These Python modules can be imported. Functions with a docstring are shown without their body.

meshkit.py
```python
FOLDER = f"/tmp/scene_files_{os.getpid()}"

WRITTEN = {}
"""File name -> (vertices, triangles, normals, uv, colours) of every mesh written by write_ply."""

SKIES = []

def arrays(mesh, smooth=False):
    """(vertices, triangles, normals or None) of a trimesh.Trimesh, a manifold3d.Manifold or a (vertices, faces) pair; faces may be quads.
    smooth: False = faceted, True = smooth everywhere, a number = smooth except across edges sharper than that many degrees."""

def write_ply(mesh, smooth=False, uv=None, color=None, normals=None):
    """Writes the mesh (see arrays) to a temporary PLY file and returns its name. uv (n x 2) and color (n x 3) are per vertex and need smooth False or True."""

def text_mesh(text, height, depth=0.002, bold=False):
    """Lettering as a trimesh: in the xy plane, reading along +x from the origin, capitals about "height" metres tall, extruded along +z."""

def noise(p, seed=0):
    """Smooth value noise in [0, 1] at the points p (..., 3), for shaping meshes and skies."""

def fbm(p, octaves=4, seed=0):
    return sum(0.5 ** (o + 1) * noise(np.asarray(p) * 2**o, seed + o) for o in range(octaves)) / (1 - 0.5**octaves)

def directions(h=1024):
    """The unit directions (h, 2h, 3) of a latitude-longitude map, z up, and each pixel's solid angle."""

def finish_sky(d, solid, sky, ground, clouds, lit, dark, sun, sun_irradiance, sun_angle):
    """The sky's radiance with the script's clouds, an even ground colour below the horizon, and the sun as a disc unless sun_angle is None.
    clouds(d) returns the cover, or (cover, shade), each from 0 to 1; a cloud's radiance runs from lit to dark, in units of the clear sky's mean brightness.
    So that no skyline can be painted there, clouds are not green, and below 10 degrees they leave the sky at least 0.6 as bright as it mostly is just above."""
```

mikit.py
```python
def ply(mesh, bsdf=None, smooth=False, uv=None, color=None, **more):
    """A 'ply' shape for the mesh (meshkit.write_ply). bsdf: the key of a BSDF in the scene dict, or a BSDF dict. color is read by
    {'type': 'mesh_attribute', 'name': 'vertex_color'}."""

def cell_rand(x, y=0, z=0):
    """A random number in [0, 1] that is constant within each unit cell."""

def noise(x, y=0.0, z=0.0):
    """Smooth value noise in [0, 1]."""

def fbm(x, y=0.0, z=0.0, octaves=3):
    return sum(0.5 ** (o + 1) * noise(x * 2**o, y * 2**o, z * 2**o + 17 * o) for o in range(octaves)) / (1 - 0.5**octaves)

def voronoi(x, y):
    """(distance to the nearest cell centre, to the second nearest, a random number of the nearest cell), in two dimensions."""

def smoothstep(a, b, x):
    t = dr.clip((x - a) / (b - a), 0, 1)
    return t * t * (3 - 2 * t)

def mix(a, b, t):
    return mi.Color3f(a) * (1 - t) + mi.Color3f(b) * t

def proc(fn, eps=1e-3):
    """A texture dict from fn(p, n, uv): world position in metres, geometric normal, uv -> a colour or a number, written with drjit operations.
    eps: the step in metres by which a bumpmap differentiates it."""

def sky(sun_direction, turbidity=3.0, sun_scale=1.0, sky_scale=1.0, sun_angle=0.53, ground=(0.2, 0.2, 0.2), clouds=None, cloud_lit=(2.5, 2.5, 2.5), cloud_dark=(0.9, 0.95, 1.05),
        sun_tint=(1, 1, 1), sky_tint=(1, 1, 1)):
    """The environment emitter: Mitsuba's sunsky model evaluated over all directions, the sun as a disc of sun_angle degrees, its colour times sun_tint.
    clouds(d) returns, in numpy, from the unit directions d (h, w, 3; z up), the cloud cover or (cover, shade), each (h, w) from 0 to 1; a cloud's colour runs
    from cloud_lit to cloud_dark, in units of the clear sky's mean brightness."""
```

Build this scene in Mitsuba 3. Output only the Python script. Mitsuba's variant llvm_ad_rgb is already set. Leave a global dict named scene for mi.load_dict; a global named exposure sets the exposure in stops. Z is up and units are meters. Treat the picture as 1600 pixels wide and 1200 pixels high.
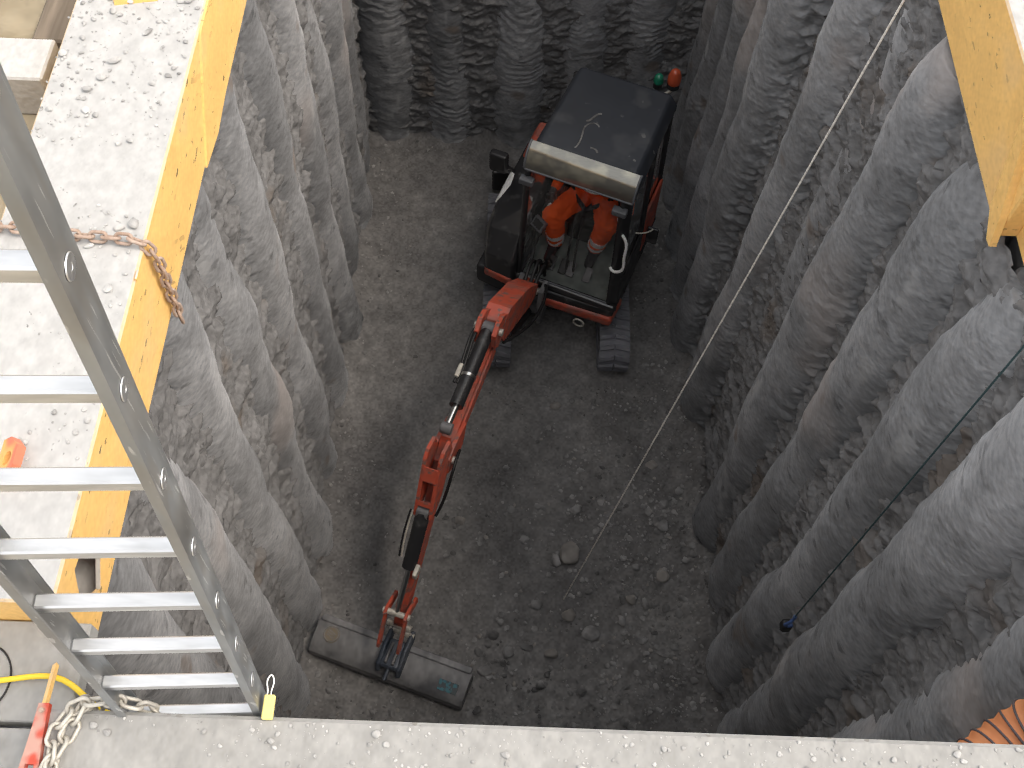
import math, random
import numpy as np, trimesh, mitsuba as mi, drjit as dr, manifold3d as m3
import mikit, meshkit
from mikit import proc, noise, fbm, voronoi, smoothstep, mix
from shapely.geometry import Polygon, Point
T = mi.ScalarTransform4f
scene, labels = {}, {}
rng = np.random.default_rng(11)

# ------------------------------------------------------------------ camera, sky, exposure
EYE = np.array([0, 0, 8.6])
RIGHT = np.array([0.99926299, 0.03132678, 0.02218367])
DOWN = np.array([0.03819985, -0.86838496, -0.49441717])
FWD = np.array([0.00377547, 0.49490019, -0.86894163])
scene['camera'] = {'type': 'perspective', 'fov': 51.87, 'fov_axis': 'x', 'near_clip': 0.05, 'far_clip': 500.0,
                   'to_world': T().look_at(origin=EYE.tolist(), target=(EYE + FWD).tolist(), up=(-DOWN).tolist())}
scene['sky'] = mikit.sky((0.66, -0.12, 0.95), turbidity=4, sun_scale=0.42, sun_angle=36, clouds=lambda d: 1.0,
                         cloud_lit=(1.92, 1.93, 1.96), sun_tint=(0.94, 1.0, 1.12))
exposure = 2.75

# ------------------------------------------------------------------ materials
def C(*c): return mi.Color3f(*c)
def mat(name, fn, rough=0.8, bump=None, scale=1.0, spec=0.4, metallic=0.0, coat=0.0, coat_gloss=0.9, eps=2e-3, two=True):
    col = proc(fn) if callable(fn) else {'type': 'rgb', 'value': list(fn)}
    b = {'type': 'principled', 'base_color': col, 'roughness': proc(rough) if callable(rough) else rough, 'specular': spec, 'metallic': metallic}
    if coat: b |= {'clearcoat': coat, 'clearcoat_gloss': coat_gloss}
    if bump is not None: b = {'type': 'bumpmap', 'arbitrary': proc(bump, eps=eps), 'scale': scale, 'bsdf': b}
    scene[name] = {'type': 'twosided', 'bsdf': b} if two else b

def pile_col(p, n, uv):
    a = fbm(p.x * 1.3, p.y * 1.3, p.z * 0.8, octaves=3)
    b = fbm(p.x * 9, p.y * 9, p.z * 5, octaves=3)
    c = fbm(p.x * 38 + 7, p.y * 38, p.z * 48, octaves=3)
    base = mix((0.175, 0.180, 0.189), (0.262, 0.268, 0.280), smoothstep(0.3, 0.7, a))
    band = fbm(p.x * 0.5 + 20, p.y * 0.5, p.z * 2.2 + 1.5 * a, octaves=3)
    strk = fbm(p.x * 7, p.y * 7 + 40, p.z * 0.9, octaves=3)
    base = base * (0.74 + 0.52 * b) * (0.70 + 0.60 * c) * (0.78 + 0.44 * band) * (0.86 + 0.28 * strk)
    base = mix(base, C(0.32, 0.325, 0.33), 0.45 * smoothstep(0.60, 0.74, strk) * smoothstep(0.4, 0.6, b))
    base = base * (1 - 0.35 * smoothstep(0.64, 0.78, fbm(p.x * 9 + 4, p.y * 9, p.z * 12, octaves=4)))
    pink = smoothstep(0.56, 0.72, fbm(p.x * 1.7 + 3, p.y * 1.7 + 9, p.z * 0.9, octaves=3)) * smoothstep(1.0, 3.0, p.z)
    base = mix(base, C(0.31, 0.275, 0.26) * (0.8 + 0.4 * b), 0.55 * pink)
    rust = smoothstep(0.70, 0.80, fbm(p.x * 3.1 + 31, p.y * 3.1 + 5, p.z * 2.6, octaves=3))
    return mix(base, C(0.14, 0.10, 0.07), 0.5 * rust)
def pile_bump(p, n, uv):
    w = fbm(p.x * 3, p.y * 3, p.z * 2, octaves=2)
    return 0.006 * fbm(p.x * 13, p.y * 13, p.z * 20 + 5 * w, octaves=3) + 0.013 * fbm(p.x * 42, p.y * 42, p.z * 60, octaves=3) + 0.006 * smoothstep(0.45, 0.85, fbm(p.x * 10 + 9, p.y * 10 + 6 * p.z, p.z * 13, octaves=3))
def soil_col(p, n, uv):
    b = fbm(p.x * 7, p.y * 7, p.z * 7, octaves=3)
    c = fbm(p.x * 34, p.y * 34, p.z * 44, octaves=3)
    base = mix((0.10, 0.10, 0.102), (0.20, 0.20, 0.205), b) * (0.62 + 0.76 * c)
    rust = smoothstep(0.60, 0.74, fbm(p.x * 2.2 + 31, p.y * 2.2 + 5, p.z * 2.0, octaves=3))
    return mix(base, C(0.12, 0.095, 0.075), 0.55 * rust)
def floor_col(p, n, uv):
    a = fbm(p.x * 1.5, p.y * 1.5, 3.0, octaves=3)
    b = fbm(p.x * 11, p.y * 11, 1.0, octaves=3)
    c = noise(p.x * 55, p.y * 55, 0.0)
    base = mix((0.130, 0.126, 0.125), (0.190, 0.184, 0.180), smoothstep(0.3, 0.7, a)) * (0.70 + 0.6 * b) * (0.8 + 0.4 * c)
    return base
def stone_col(p, n, uv):
    return C(0.19, 0.186, 0.184) * (0.40 + 1.3 * noise(p.x * 14, p.y * 14, 0.0)) * (0.75 + 0.5 * fbm(p.x * 40, p.y * 40, p.z * 40, octaves=2))
def pale_stone_col(p, n, uv):
    return C(0.24, 0.225, 0.21) * (0.55 + 0.9 * fbm(p.x * 13, p.y * 13, p.z * 13, octaves=3))
def dusty(base, dust, lo=0.55, hi=0.85):
    def f(p, n, uv):
        a = fbm(p.x * 5, p.y * 5, p.z * 5, octaves=3)
        b = fbm(p.x * 26, p.y * 26, p.z * 26, octaves=2)
        c = fbm(p.x * 90, p.y * 60, p.z * 60, octaves=2)
        paint = C(*base) * (0.86 + 0.28 * a)
        chip = smoothstep(0.70, 0.75, fbm(p.x * 40, p.y * 22 + 50, p.z * 45, octaves=3))
        scr = smoothstep(0.80, 0.83, fbm(p.x * 30 + 9, p.y * 26 + 30 * p.z, p.z * 8 + 6 * a, octaves=2))
        wear = smoothstep(0.40, 0.66, fbm(p.x * 2.6 + 12, p.y * 2.6, p.z * 6, octaves=2))
        paint = mix(paint, C(0.10, 0.075, 0.05), dr.maximum(chip * 0.85, scr * 0.5) * (0.15 + 0.85 * wear))
        paint = paint * (0.90 + 0.2 * c)
        grime = smoothstep(0.52, 0.8, a) * 0.16
        paint = mix(paint, C(*dust) * 0.7, grime)
        top = smoothstep(lo, hi, n.z)
        d = C(*dust) * (0.80 + 0.28 * b) * (0.90 + 0.2 * c)
        return mix(paint, d, top * smoothstep(0.14, 0.24, a + 0.1 * b))
    return f
def dust_bump(p, n, uv):
    return 0.006 * fbm(p.x * 60, p.y * 60, p.z * 60, octaves=3) + 0.008 * fbm(p.x * 14, p.y * 14, p.z * 14, octaves=2)
def alu_col(p, n, uv):
    s = fbm(p.x * 25, p.y * 25, p.z * 5, octaves=3)
    d = smoothstep(0.50, 0.72, fbm(p.x * 30 + 4, p.y * 30, p.z * 6, octaves=2))
    k = smoothstep(0.70, 0.78, fbm(p.x * 60 + 6, p.y * 210 + 9 * p.z, p.z * 9, octaves=2))
    br = smoothstep(0.5, 0.7, fbm(p.x * 8, p.y * 8 + 3, p.z * 2.5, octaves=3))
    return mix(mix(C(0.40, 0.42, 0.435) * (0.65 + 0.6 * s), C(0.35, 0.325, 0.29), 0.4 * dr.maximum(d, br)), C(0.85, 0.85, 0.85), 0.5 * k)
def alu_rough(p, n, uv): return 0.38 + 0.3 * fbm(p.x * 40, p.y * 40, p.z * 9, octaves=2)
def red_col(p, n, uv):
    a = fbm(p.x * 9, p.y * 9, p.z * 9, octaves=3)
    d = smoothstep(0.60, 0.72, fbm(p.x * 22 + 8, p.y * 22, p.z * 22, octaves=3))
    return mix(C(0.46, 0.080, 0.044) * (0.75 + 0.4 * a), C(0.12, 0.10, 0.09), dr.maximum(0.8 * d, 0.55 * smoothstep(0.46, 0.7, a)))
def black_col(p, n, uv):
    d = smoothstep(0.57, 0.78, fbm(p.x * 8, p.y * 8, p.z * 8, octaves=4))
    s = smoothstep(0.80, 0.86, noise(p.x * 26, p.y * 26, p.z * 26))
    return mix(C(0.016, 0.016, 0.018), C(0.16, 0.155, 0.15), dr.maximum(0.22 * d, 0.5 * s * d))
def roof_col(p, n, uv):
    d = smoothstep(0.55, 0.80, fbm(p.x * 5, p.y * 5, p.z * 5, octaves=4))
    s = smoothstep(0.86, 0.90, noise(p.x * 24 + 3, p.y * 24, 0.0)) * smoothstep(0.45, 0.6, fbm(p.x * 3, p.y * 3, 0.0, octaves=2))
    g = fbm(p.x * 2.5 + 5, p.y * 2.5, 0.0, octaves=3)
    base = C(0.021, 0.024, 0.031) * (0.7 + 0.6 * g)
    return mix(base, C(0.20, 0.195, 0.185), dr.maximum(0.12 * d, 0.55 * s))
def track_col(p, n, uv):
    a = fbm(p.x * 14, p.y * 14, p.z * 14, octaves=3)
    return mix((0.10, 0.104, 0.122), (0.20, 0.20, 0.215), a)
def steel_col(p, n, uv):
    a = fbm(p.x * 6, p.y * 6, p.z * 6, octaves=4)
    b = fbm(p.x * 30, p.y * 12, p.z * 30, octaves=2)
    return mix((0.10, 0.10, 0.106), (0.21, 0.208, 0.21), smoothstep(0.3, 0.7, a)) * (0.75 + 0.5 * b)
def rust_col(p, n, uv):
    a = fbm(p.x * 60, p.y * 60, p.z * 60, octaves=3)
    return mix((0.22, 0.13, 0.085), (0.46, 0.37, 0.31), a)
def orange_cloth_col(p, n, uv):
    a = fbm(p.x * 12, p.y * 12, p.z * 12, octaves=3)
    return mix((0.72, 0.085, 0.015), (0.92, 0.135, 0.025), a)
def duct_col(p, n, uv):
    a = fbm(p.x * 12, p.y * 12, p.z * 12, octaves=3)
    return mix((0.46, 0.15, 0.055), (0.58, 0.25, 0.11), a)
def dirt_col(p, n, uv):
    a = fbm(p.x * 4, p.y * 4, p.z * 4, octaves=4)
    return mix((0.14, 0.115, 0.075), (0.42, 0.36, 0.26), a)
def grain_bump(p, n, uv): return 0.010 * fbm(p.x * 28, p.y * 28, p.z * 28, octaves=3)

mat('pile_concrete', pile_col, 0.9, pile_bump, 0.58, 0.25)
mat('soil', soil_col, 0.95, grain_bump, 1.6, 0.2)
mat('floor_mud', floor_col, 0.85, grain_bump, 0.7, 0.3)
mat('stone', stone_col, 0.9, None, 1.0, 0.3)
mat('pale_stone', pale_stone_col, 0.8, grain_bump, 0.5, 0.4)
mat('yellow_dusty', dusty((0.76, 0.475, 0.165), (0.42, 0.418, 0.41)), 0.6, dust_bump, 0.45, 0.35)
mat('grey_dusty', dusty((0.31, 0.31, 0.30), (0.305, 0.302, 0.292)), 0.85, dust_bump, 0.8, 0.3)
mat('pale_dusty', dusty((0.30, 0.28, 0.25), (0.46, 0.455, 0.44)), 0.85, dust_bump, 0.8, 0.3)
mat('crumb', lambda p, n, uv: C(0.35, 0.346, 0.338) * (0.55 + 0.9 * noise(p.x * 33, p.y * 33, p.z * 33)), 0.9)
mat('aluminium', alu_col, alu_rough, None, metallic=0.85, spec=0.5)
mat('bright_aluminium', lambda p, n, uv: C(0.74, 0.75, 0.76) * (0.68 + 0.45 * fbm(p.x * 12, p.y * 60, p.z * 60, octaves=3)), 0.36, metallic=0.85)
mat('red_paint', red_col, 0.45, None, spec=0.5)
mat('black_paint', black_col, 0.38, None, spec=0.5)
mat('black_gloss', black_col, 0.22, None, spec=0.6, coat=0.5)
mat('roof_plastic', roof_col, 0.5, None, spec=0.5)
mat('visor_plastic', lambda p, n, uv: mix(C(0.17, 0.165, 0.145), C(0.33, 0.31, 0.24), 0.7 * smoothstep(0.45, 0.75, fbm(p.x * 9, p.y * 9, p.z * 9, octaves=3))), 0.16, None, spec=0.9, metallic=0.7, coat=1.0)
mat('dried_mud', lambda p, n, uv: C(0.15, 0.145, 0.14) * (0.4 + 1.0 * noise(p.x * 40, p.y * 40, 0.0)), 0.9)
mat('rubber', track_col, 0.75, None, spec=0.35)
mat('dark_rubber', (0.014, 0.014, 0.015), 0.5)
mat('worn_steel', steel_col, 0.5, None, metallic=0.25)
mat('blue_steel', lambda p, n, uv: mix(C(0.035, 0.052, 0.085), C(0.10, 0.105, 0.115), fbm(p.x * 9, p.y * 9, p.z * 9, octaves=3)), 0.45, None, metallic=0.2)
mat('chrome', (0.55, 0.55, 0.54), 0.2, metallic=1.0)
mat('rusty', rust_col, 0.85)
mat('galvanised', lambda p, n, uv: mix(C(0.30, 0.28, 0.25), C(0.62, 0.59, 0.52), fbm(p.x * 50, p.y * 50, p.z * 50, octaves=2)), 0.5, None, metallic=0.3)
mat('orange_cloth', orange_cloth_col, 0.85, lambda p, n, uv: 0.012 * fbm(p.x * 22, p.y * 22, p.z * 14, octaves=2), 1.0, 0.2)
mat('reflective', (0.85, 0.86, 0.85), 0.35, metallic=0.2)
mat('dark_cloth', (0.02, 0.02, 0.024), 0.9)
mat('skin', (0.22, 0.12, 0.085), 0.55)
mat('glove', (0.07, 0.06, 0.06), 0.85)
mat('dark_interior', lambda p, n, uv: mix(C(0.012, 0.013, 0.013), C(0.04, 0.045, 0.043), fbm(p.x * 20, p.y * 20, p.z * 20, octaves=3)), 0.7)
mat('cab_mat', lambda p, n, uv: mix(C(0.08, 0.10, 0.092), C(0.24, 0.265, 0.245), fbm(p.x * 11, p.y * 11, 0.0, octaves=4)), 0.8)
mat('grey_plastic', (0.10, 0.105, 0.115), 0.5)
mat('white_paint', (0.78, 0.78, 0.76), 0.4)
mat('beacon_amber', lambda p, n, uv: C(0.34, 0.055, 0.02), 0.18, coat=0.6)
mat('beacon_green', lambda p, n, uv: C(0.008, 0.13, 0.075), 0.2, coat=0.5)
mat('yellow_plastic', (0.74, 0.52, 0.04), 0.5)
mat('pale_yellow', (0.72, 0.60, 0.22), 0.55)
mat('bracket_red', lambda p, n, uv: mix(C(0.42, 0.06, 0.035), C(0.42, 0.32, 0.27), 0.7 * smoothstep(0.45, 0.7, fbm(p.x * 18, p.y * 18, p.z * 18, octaves=3))), 0.6)
mat('lug_orange', lambda p, n, uv: mix(C(0.70, 0.36, 0.11), C(0.55, 0.16, 0.09), smoothstep(0.45, 0.6, fbm(p.x * 9, p.y * 9, p.z * 9, octaves=2))), 0.6)
mat('duct_cloth', duct_col, 0.6)
mat('duct_rib', (0.085, 0.07, 0.075), 0.6)
mat('rope_white', lambda p, n, uv: C(0.62, 0.59, 0.55) * (0.7 + 0.5 * noise(p.x * 90, p.y * 90, p.z * 90)), 0.9)
mat('rope_green', (0.03, 0.055, 0.06), 0.9)
mat('hook_blue', (0.05, 0.09, 0.22), 0.5)
mat('teal_print', lambda p, n, uv: mix(C(0.085, 0.10, 0.108), C(0.07, 0.19, 0.23), smoothstep(0.40, 0.58, fbm(p.x * 34, p.y * 34, p.z * 10, octaves=2))), 0.6)
mat('tan_print', (0.20, 0.165, 0.12), 0.6)
mat('old_timber', lambda p, n, uv: C(0.16, 0.13, 0.10) * (0.5 + fbm(p.x * 40, p.y * 4, p.z * 40, octaves=3)), 0.9)
mat('dirt', dirt_col, 0.95, grain_bump, 2.0)
scene['glass'] = {'type': 'thindielectric', 'int_ior': 1.5}

# ------------------------------------------------------------------ mesh helpers
def vf(mesh):
    if isinstance(mesh, m3.Manifold):
        m = mesh.to_mesh(); return np.array(m.vert_properties[:, :3], float), np.array(m.tri_verts, int)
    if isinstance(mesh, tuple):
        v, f = np.asarray(mesh[0], float), np.asarray(mesh[1], int)
        return v, (np.vstack([f[:, [0, 1, 2]], f[:, [0, 2, 3]]]) if f.shape[1] == 4 else f)
    return np.array(mesh.vertices), np.array(mesh.faces)
def join(*ms):
    V, F, n = [], [], 0
    for m in ms:
        v, f = vf(m); V.append(v); F.append(f + n); n += len(v)
    return np.vstack(V), np.vstack(F)
def moved(mesh, M):
    v, f = vf(mesh); return v @ M[:3, :3].T + M[:3, 3], f
def key_for(name):
    if name not in scene and name not in labels: return name
    i = 1
    while f'{name}_{i:03d}' in scene or f'{name}_{i:03d}' in labels: i += 1
    return f'{name}_{i:03d}'
def put(name, mesh, mt, parent=None, M=None, smooth=35):
    key = key_for(f'{parent}__{name}' if parent else name)
    v, f = vf(mesh)
    if M is not None: v = v @ M[:3, :3].T + M[:3, 3]
    scene[key] = mikit.ply((v, f), mt, smooth=smooth)
    return key
def thing(name, label, cat, group=None):
    key = key_for(name); labels[key] = {'label': label, 'category': cat}
    if group: labels[key]['group'] = group
    return key
def tag(key, label, cat, group=None, kind=None):
    labels[key] = {'label': label, 'category': cat}
    if group: labels[key]['group'] = group
    if kind: labels[key]['kind'] = kind
    return key
def stuff(key): labels.setdefault(key, {})['kind'] = 'stuff'
def pose(o, x, y, z):
    M = np.eye(4); M[:3, 0], M[:3, 1], M[:3, 2], M[:3, 3] = x, y, z, o; return M
def unit(v): v = np.asarray(v, float); return v / np.linalg.norm(v)
def box(lo, hi): return trimesh.creation.box(bounds=[lo, hi])
def ball(c, r, seg=12): return m3.Manifold.sphere(r, seg).translate(list(map(float, c)))
def hull(pts, r, seg=12):
    rs = r if hasattr(r, '__len__') else [r] * len(pts)
    return m3.Manifold.batch_hull([ball(p, q, seg) for p, q in zip(pts, rs)])
def rbox(lo, hi, r=0.02, seg=12):
    lo, hi = np.array(lo, float) + r, np.array(hi, float) - r
    return hull([[x, y, z] for x in (lo[0], hi[0]) for y in (lo[1], hi[1]) for z in (lo[2], hi[2])], r, seg)
def cbox(lo, hi, c=0.006):
    lo, hi = np.array(lo, float), np.array(hi, float); P = []
    for x in (0, 1):
        for y in (0, 1):
            for z in (0, 1):
                b = np.array([lo[0] if not x else hi[0], lo[1] if not y else hi[1], lo[2] if not z else hi[2]])
                s = np.array([1 - 2 * x, 1 - 2 * y, 1 - 2 * z]) * c
                P += [b + s * (1, 1, 0), b + s * (0, 1, 1), b + s * (1, 0, 1)]
    return m3.Manifold.hull_points(np.array(P))
def rod(p0, p1, r, r2=None, seg=16):
    p0, p1 = np.array(p0, float), np.array(p1, float); d = p1 - p0; L = np.linalg.norm(d); z = d / L
    x = unit(np.cross(z, [0, 0, 1] if abs(z[2]) < .9 else [1, 0, 0]))
    return moved(m3.Manifold.cylinder(L, r, r if r2 is None else r2, seg), pose(p0, x, np.cross(z, x), z))
def tube(pts, r, sides=8, closed=False):
    P = np.asarray(pts, float); n = len(P)
    t = (np.roll(P, -1, 0) - np.roll(P, 1, 0)) if closed else np.gradient(P, axis=0)
    t /= np.linalg.norm(t, axis=1, keepdims=True)
    a = np.zeros_like(P); ref = np.cross(t[0], [0.31, 0.2, 0.93]); a[0] = unit(ref)
    for i in range(1, n): a[i] = unit(a[i - 1] - t[i] * (a[i - 1] @ t[i]))
    b = np.cross(t, a); ang = np.arange(sides) * 2 * np.pi / sides
    rr = np.broadcast_to(r, (n,))[:, None, None]
    v = (P[:, None] + rr * (np.cos(ang)[None, :, None] * a[:, None] + np.sin(ang)[None, :, None] * b[:, None])).reshape(-1, 3)
    f = []
    for i in range(n if closed else n - 1):
        j = (i + 1) % n
        for k in range(sides):
            l = (k + 1) % sides; f.append([i * sides + k, i * sides + l, j * sides + l]); f.append([i * sides + k, j * sides + l, j * sides + k])
    if not closed:
        v = np.vstack([v, P[:1], P[-1:]])
        for k in range(sides):
            l = (k + 1) % sides; f.append([n * sides, l, k]); f.append([n * sides + 1, (n - 1) * sides + k, (n - 1) * sides + l])
    return v, np.array(f)
def spline(pts, n=24):
    from scipy.interpolate import CubicSpline
    P = np.asarray(pts, float); s = np.r_[0, np.cumsum(np.linalg.norm(np.diff(P, axis=0), axis=1))]
    return CubicSpline(s, P)(np.linspace(0, s[-1], n))
def plate(poly, w0, w1, frame=None):
    """polygon in (s, z) extruded from w0 to w1 along the side axis, as (side, s, z) coordinates"""
    m = trimesh.creation.extrude_polygon(Polygon(poly) if not isinstance(poly, Polygon) else poly, w1 - w0, engine='earcut')
    v = np.array(m.vertices); return np.column_stack([v[:, 2] + w0, v[:, 0], v[:, 1]]), np.array(m.faces)[:, ::-1]
def nz(p, f, o=3, seed=0): return meshkit.fbm(np.asarray(p) * f, o, seed) - 0.5
def rock(size, seed, sub=2):
    r = np.random.default_rng(seed); m = trimesh.creation.icosphere(subdivisions=sub); v = np.array(m.vertices)
    for _ in range(9):
        d = unit(r.normal(size=3)); c = r.uniform(.55, .9); h = v @ d; v = v - np.outer(np.maximum(h - c, 0), d)
    v *= 1 + 0.25 * nz(v + seed * 3.1, 2.2, 3)[:, None]
    return v * np.asarray(size) * 0.5, np.array(m.faces)

# ------------------------------------------------------------------ pit: floor and four pile walls
XL, XR, YN, YF, ZT = -1.60, 1.84, 0.05, 7.95, 5.39
def floor_h(x, y):
    P = np.column_stack([x, y, np.zeros_like(x)])
    h = 0.09 * nz(P, 0.8, 2, 3) + 0.035 * nz(P, 5, 3, 4) + 0.022 * nz(P, 19, 2, 5)
    d = np.minimum(np.minimum(x - XL, XR - .12 - x), np.minimum(YF - y, 9))
    h += np.exp(-np.maximum(d, 0) / 0.10) * (0.12 + 0.22 * nz(P, 3, 3, 6))
    rough = 1 / (1 + np.exp(-((x - 0.15) * 2.2 + (3.6 - y) * 1.1)))
    h += rough * 0.045 * np.abs(nz(P, 9, 3, 8)) * 2
    flat = np.exp(-(((x - .45) / 1.0) ** 4 + ((y - 6.0) / 1.3) ** 4))
    return h * (1 - 0.85 * flat) - 0.01
def make_floor():
    nx, ny = 300, 640
    X, Y = np.meshgrid(np.linspace(XL - .25, XR + .25, nx), np.linspace(YN - .25, YF + .25, ny))
    v = np.column_stack([X.ravel(), Y.ravel(), floor_h(X.ravel(), Y.ravel())])
    i, j = np.meshgrid(np.arange(ny - 1), np.arange(nx - 1), indexing='ij'); a = (i * nx + j).ravel()
    return v, np.column_stack([a, a + 1, a + nx + 1, a + nx])
tag(put('pit_floor', make_floor(), 'floor_mud', smooth=True), 'dark grey muddy gravel floor at the bottom of the pit', 'ground', kind='structure')

LEAN = 0.10
def pile_mesh(c, r, face, seed, ridge, na, nzr, zt=ZT, rough=1.0):
    ang = np.linspace(-1.75, 1.75, na); z = np.linspace(-0.15, zt, nzr)
    A, Z = np.meshgrid(ang, z); a, zz = A.ravel(), Z.ravel()
    rs = np.random.default_rng(seed)
    phi = face + a
    dx = 0.05 * (meshkit.fbm(np.column_stack([zz * .45, zz * 0 + seed, zz * 0]), 2, seed) - .5)
    dirs = np.column_stack([np.cos(phi), np.sin(phi), np.zeros_like(phi)])
    P = np.array([c[0], c[1], 0]) + dirs * r + np.column_stack([zz * 0, zz * 0, zz])
    d = 0.055 * nz(np.column_stack([zz * .9, zz * 0 + seed * 7.3, zz * 0]), 1, 2, seed) * 2
    d += 0.05 * nz(P, 2.3, 3, seed + 2)
    warp = 0.85 * nz(P * [1, 1, .7], 2.2, 2, seed + 5) + 0.3 * nz(P, 8, 2, seed + 6) + 0.10 * np.cos(a) + 0.06 * a * rs.choice([-1, 1])
    ph = zz / (0.075 + 0.03 * rs.random()) + 6.5 * warp
    saw = ph - np.floor(ph); saw = np.where(saw < .72, saw / .72, (1 - saw) / .28)
    amp = ridge * np.clip(0.75 + 4.5 * nz(P, 2.1, 2, seed + 9), 0.0, 2.4)
    d += amp * (saw - .5)
    d += 0.011 * nz(P, 14, 2, seed + 11)
    edge = np.clip((np.abs(a) - 0.75) / 0.4, 0, 1)
    fl = np.abs(nz(P * [1, 1, 1.6], 7, 3, seed + 13)) * 2
    d += rough * edge * (0.11 * fl - 0.035)
    foot = np.exp(-np.maximum(zz, 0) / 0.22); d += foot * (0.01 + 0.13 * nz(P, 5, 3, seed + 15)); d -= 0.08 * np.exp(-(zt - zz) / 0.16)
    d[-na:] = np.minimum(d[-na:], -.06)
    v = P + dirs * d[:, None]; v[:, 0] -= (LEAN * np.clip(1 - zz / 5.4, 0, 1) if face > 3 else 0)
    v[:, :2] += (dx * np.array([-math.sin(face), math.cos(face)])[:, None]).T
    i, j = np.meshgrid(np.arange(nzr - 1), np.arange(na - 1), indexing='ij'); q = (i * na + j).ravel()
    f = np.column_stack([q, q + 1, q + na + 1, q + na]); f = np.vstack([f[:, [0, 1, 2]], f[:, [0, 2, 3]]])
    k = (nzr - 1) * na + np.arange(na - 1)
    return np.vstack([v, [[c[0], c[1], zt]]]), np.vstack([f, np.column_stack([k, k + 1, np.full(na - 1, len(v))])])
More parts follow.
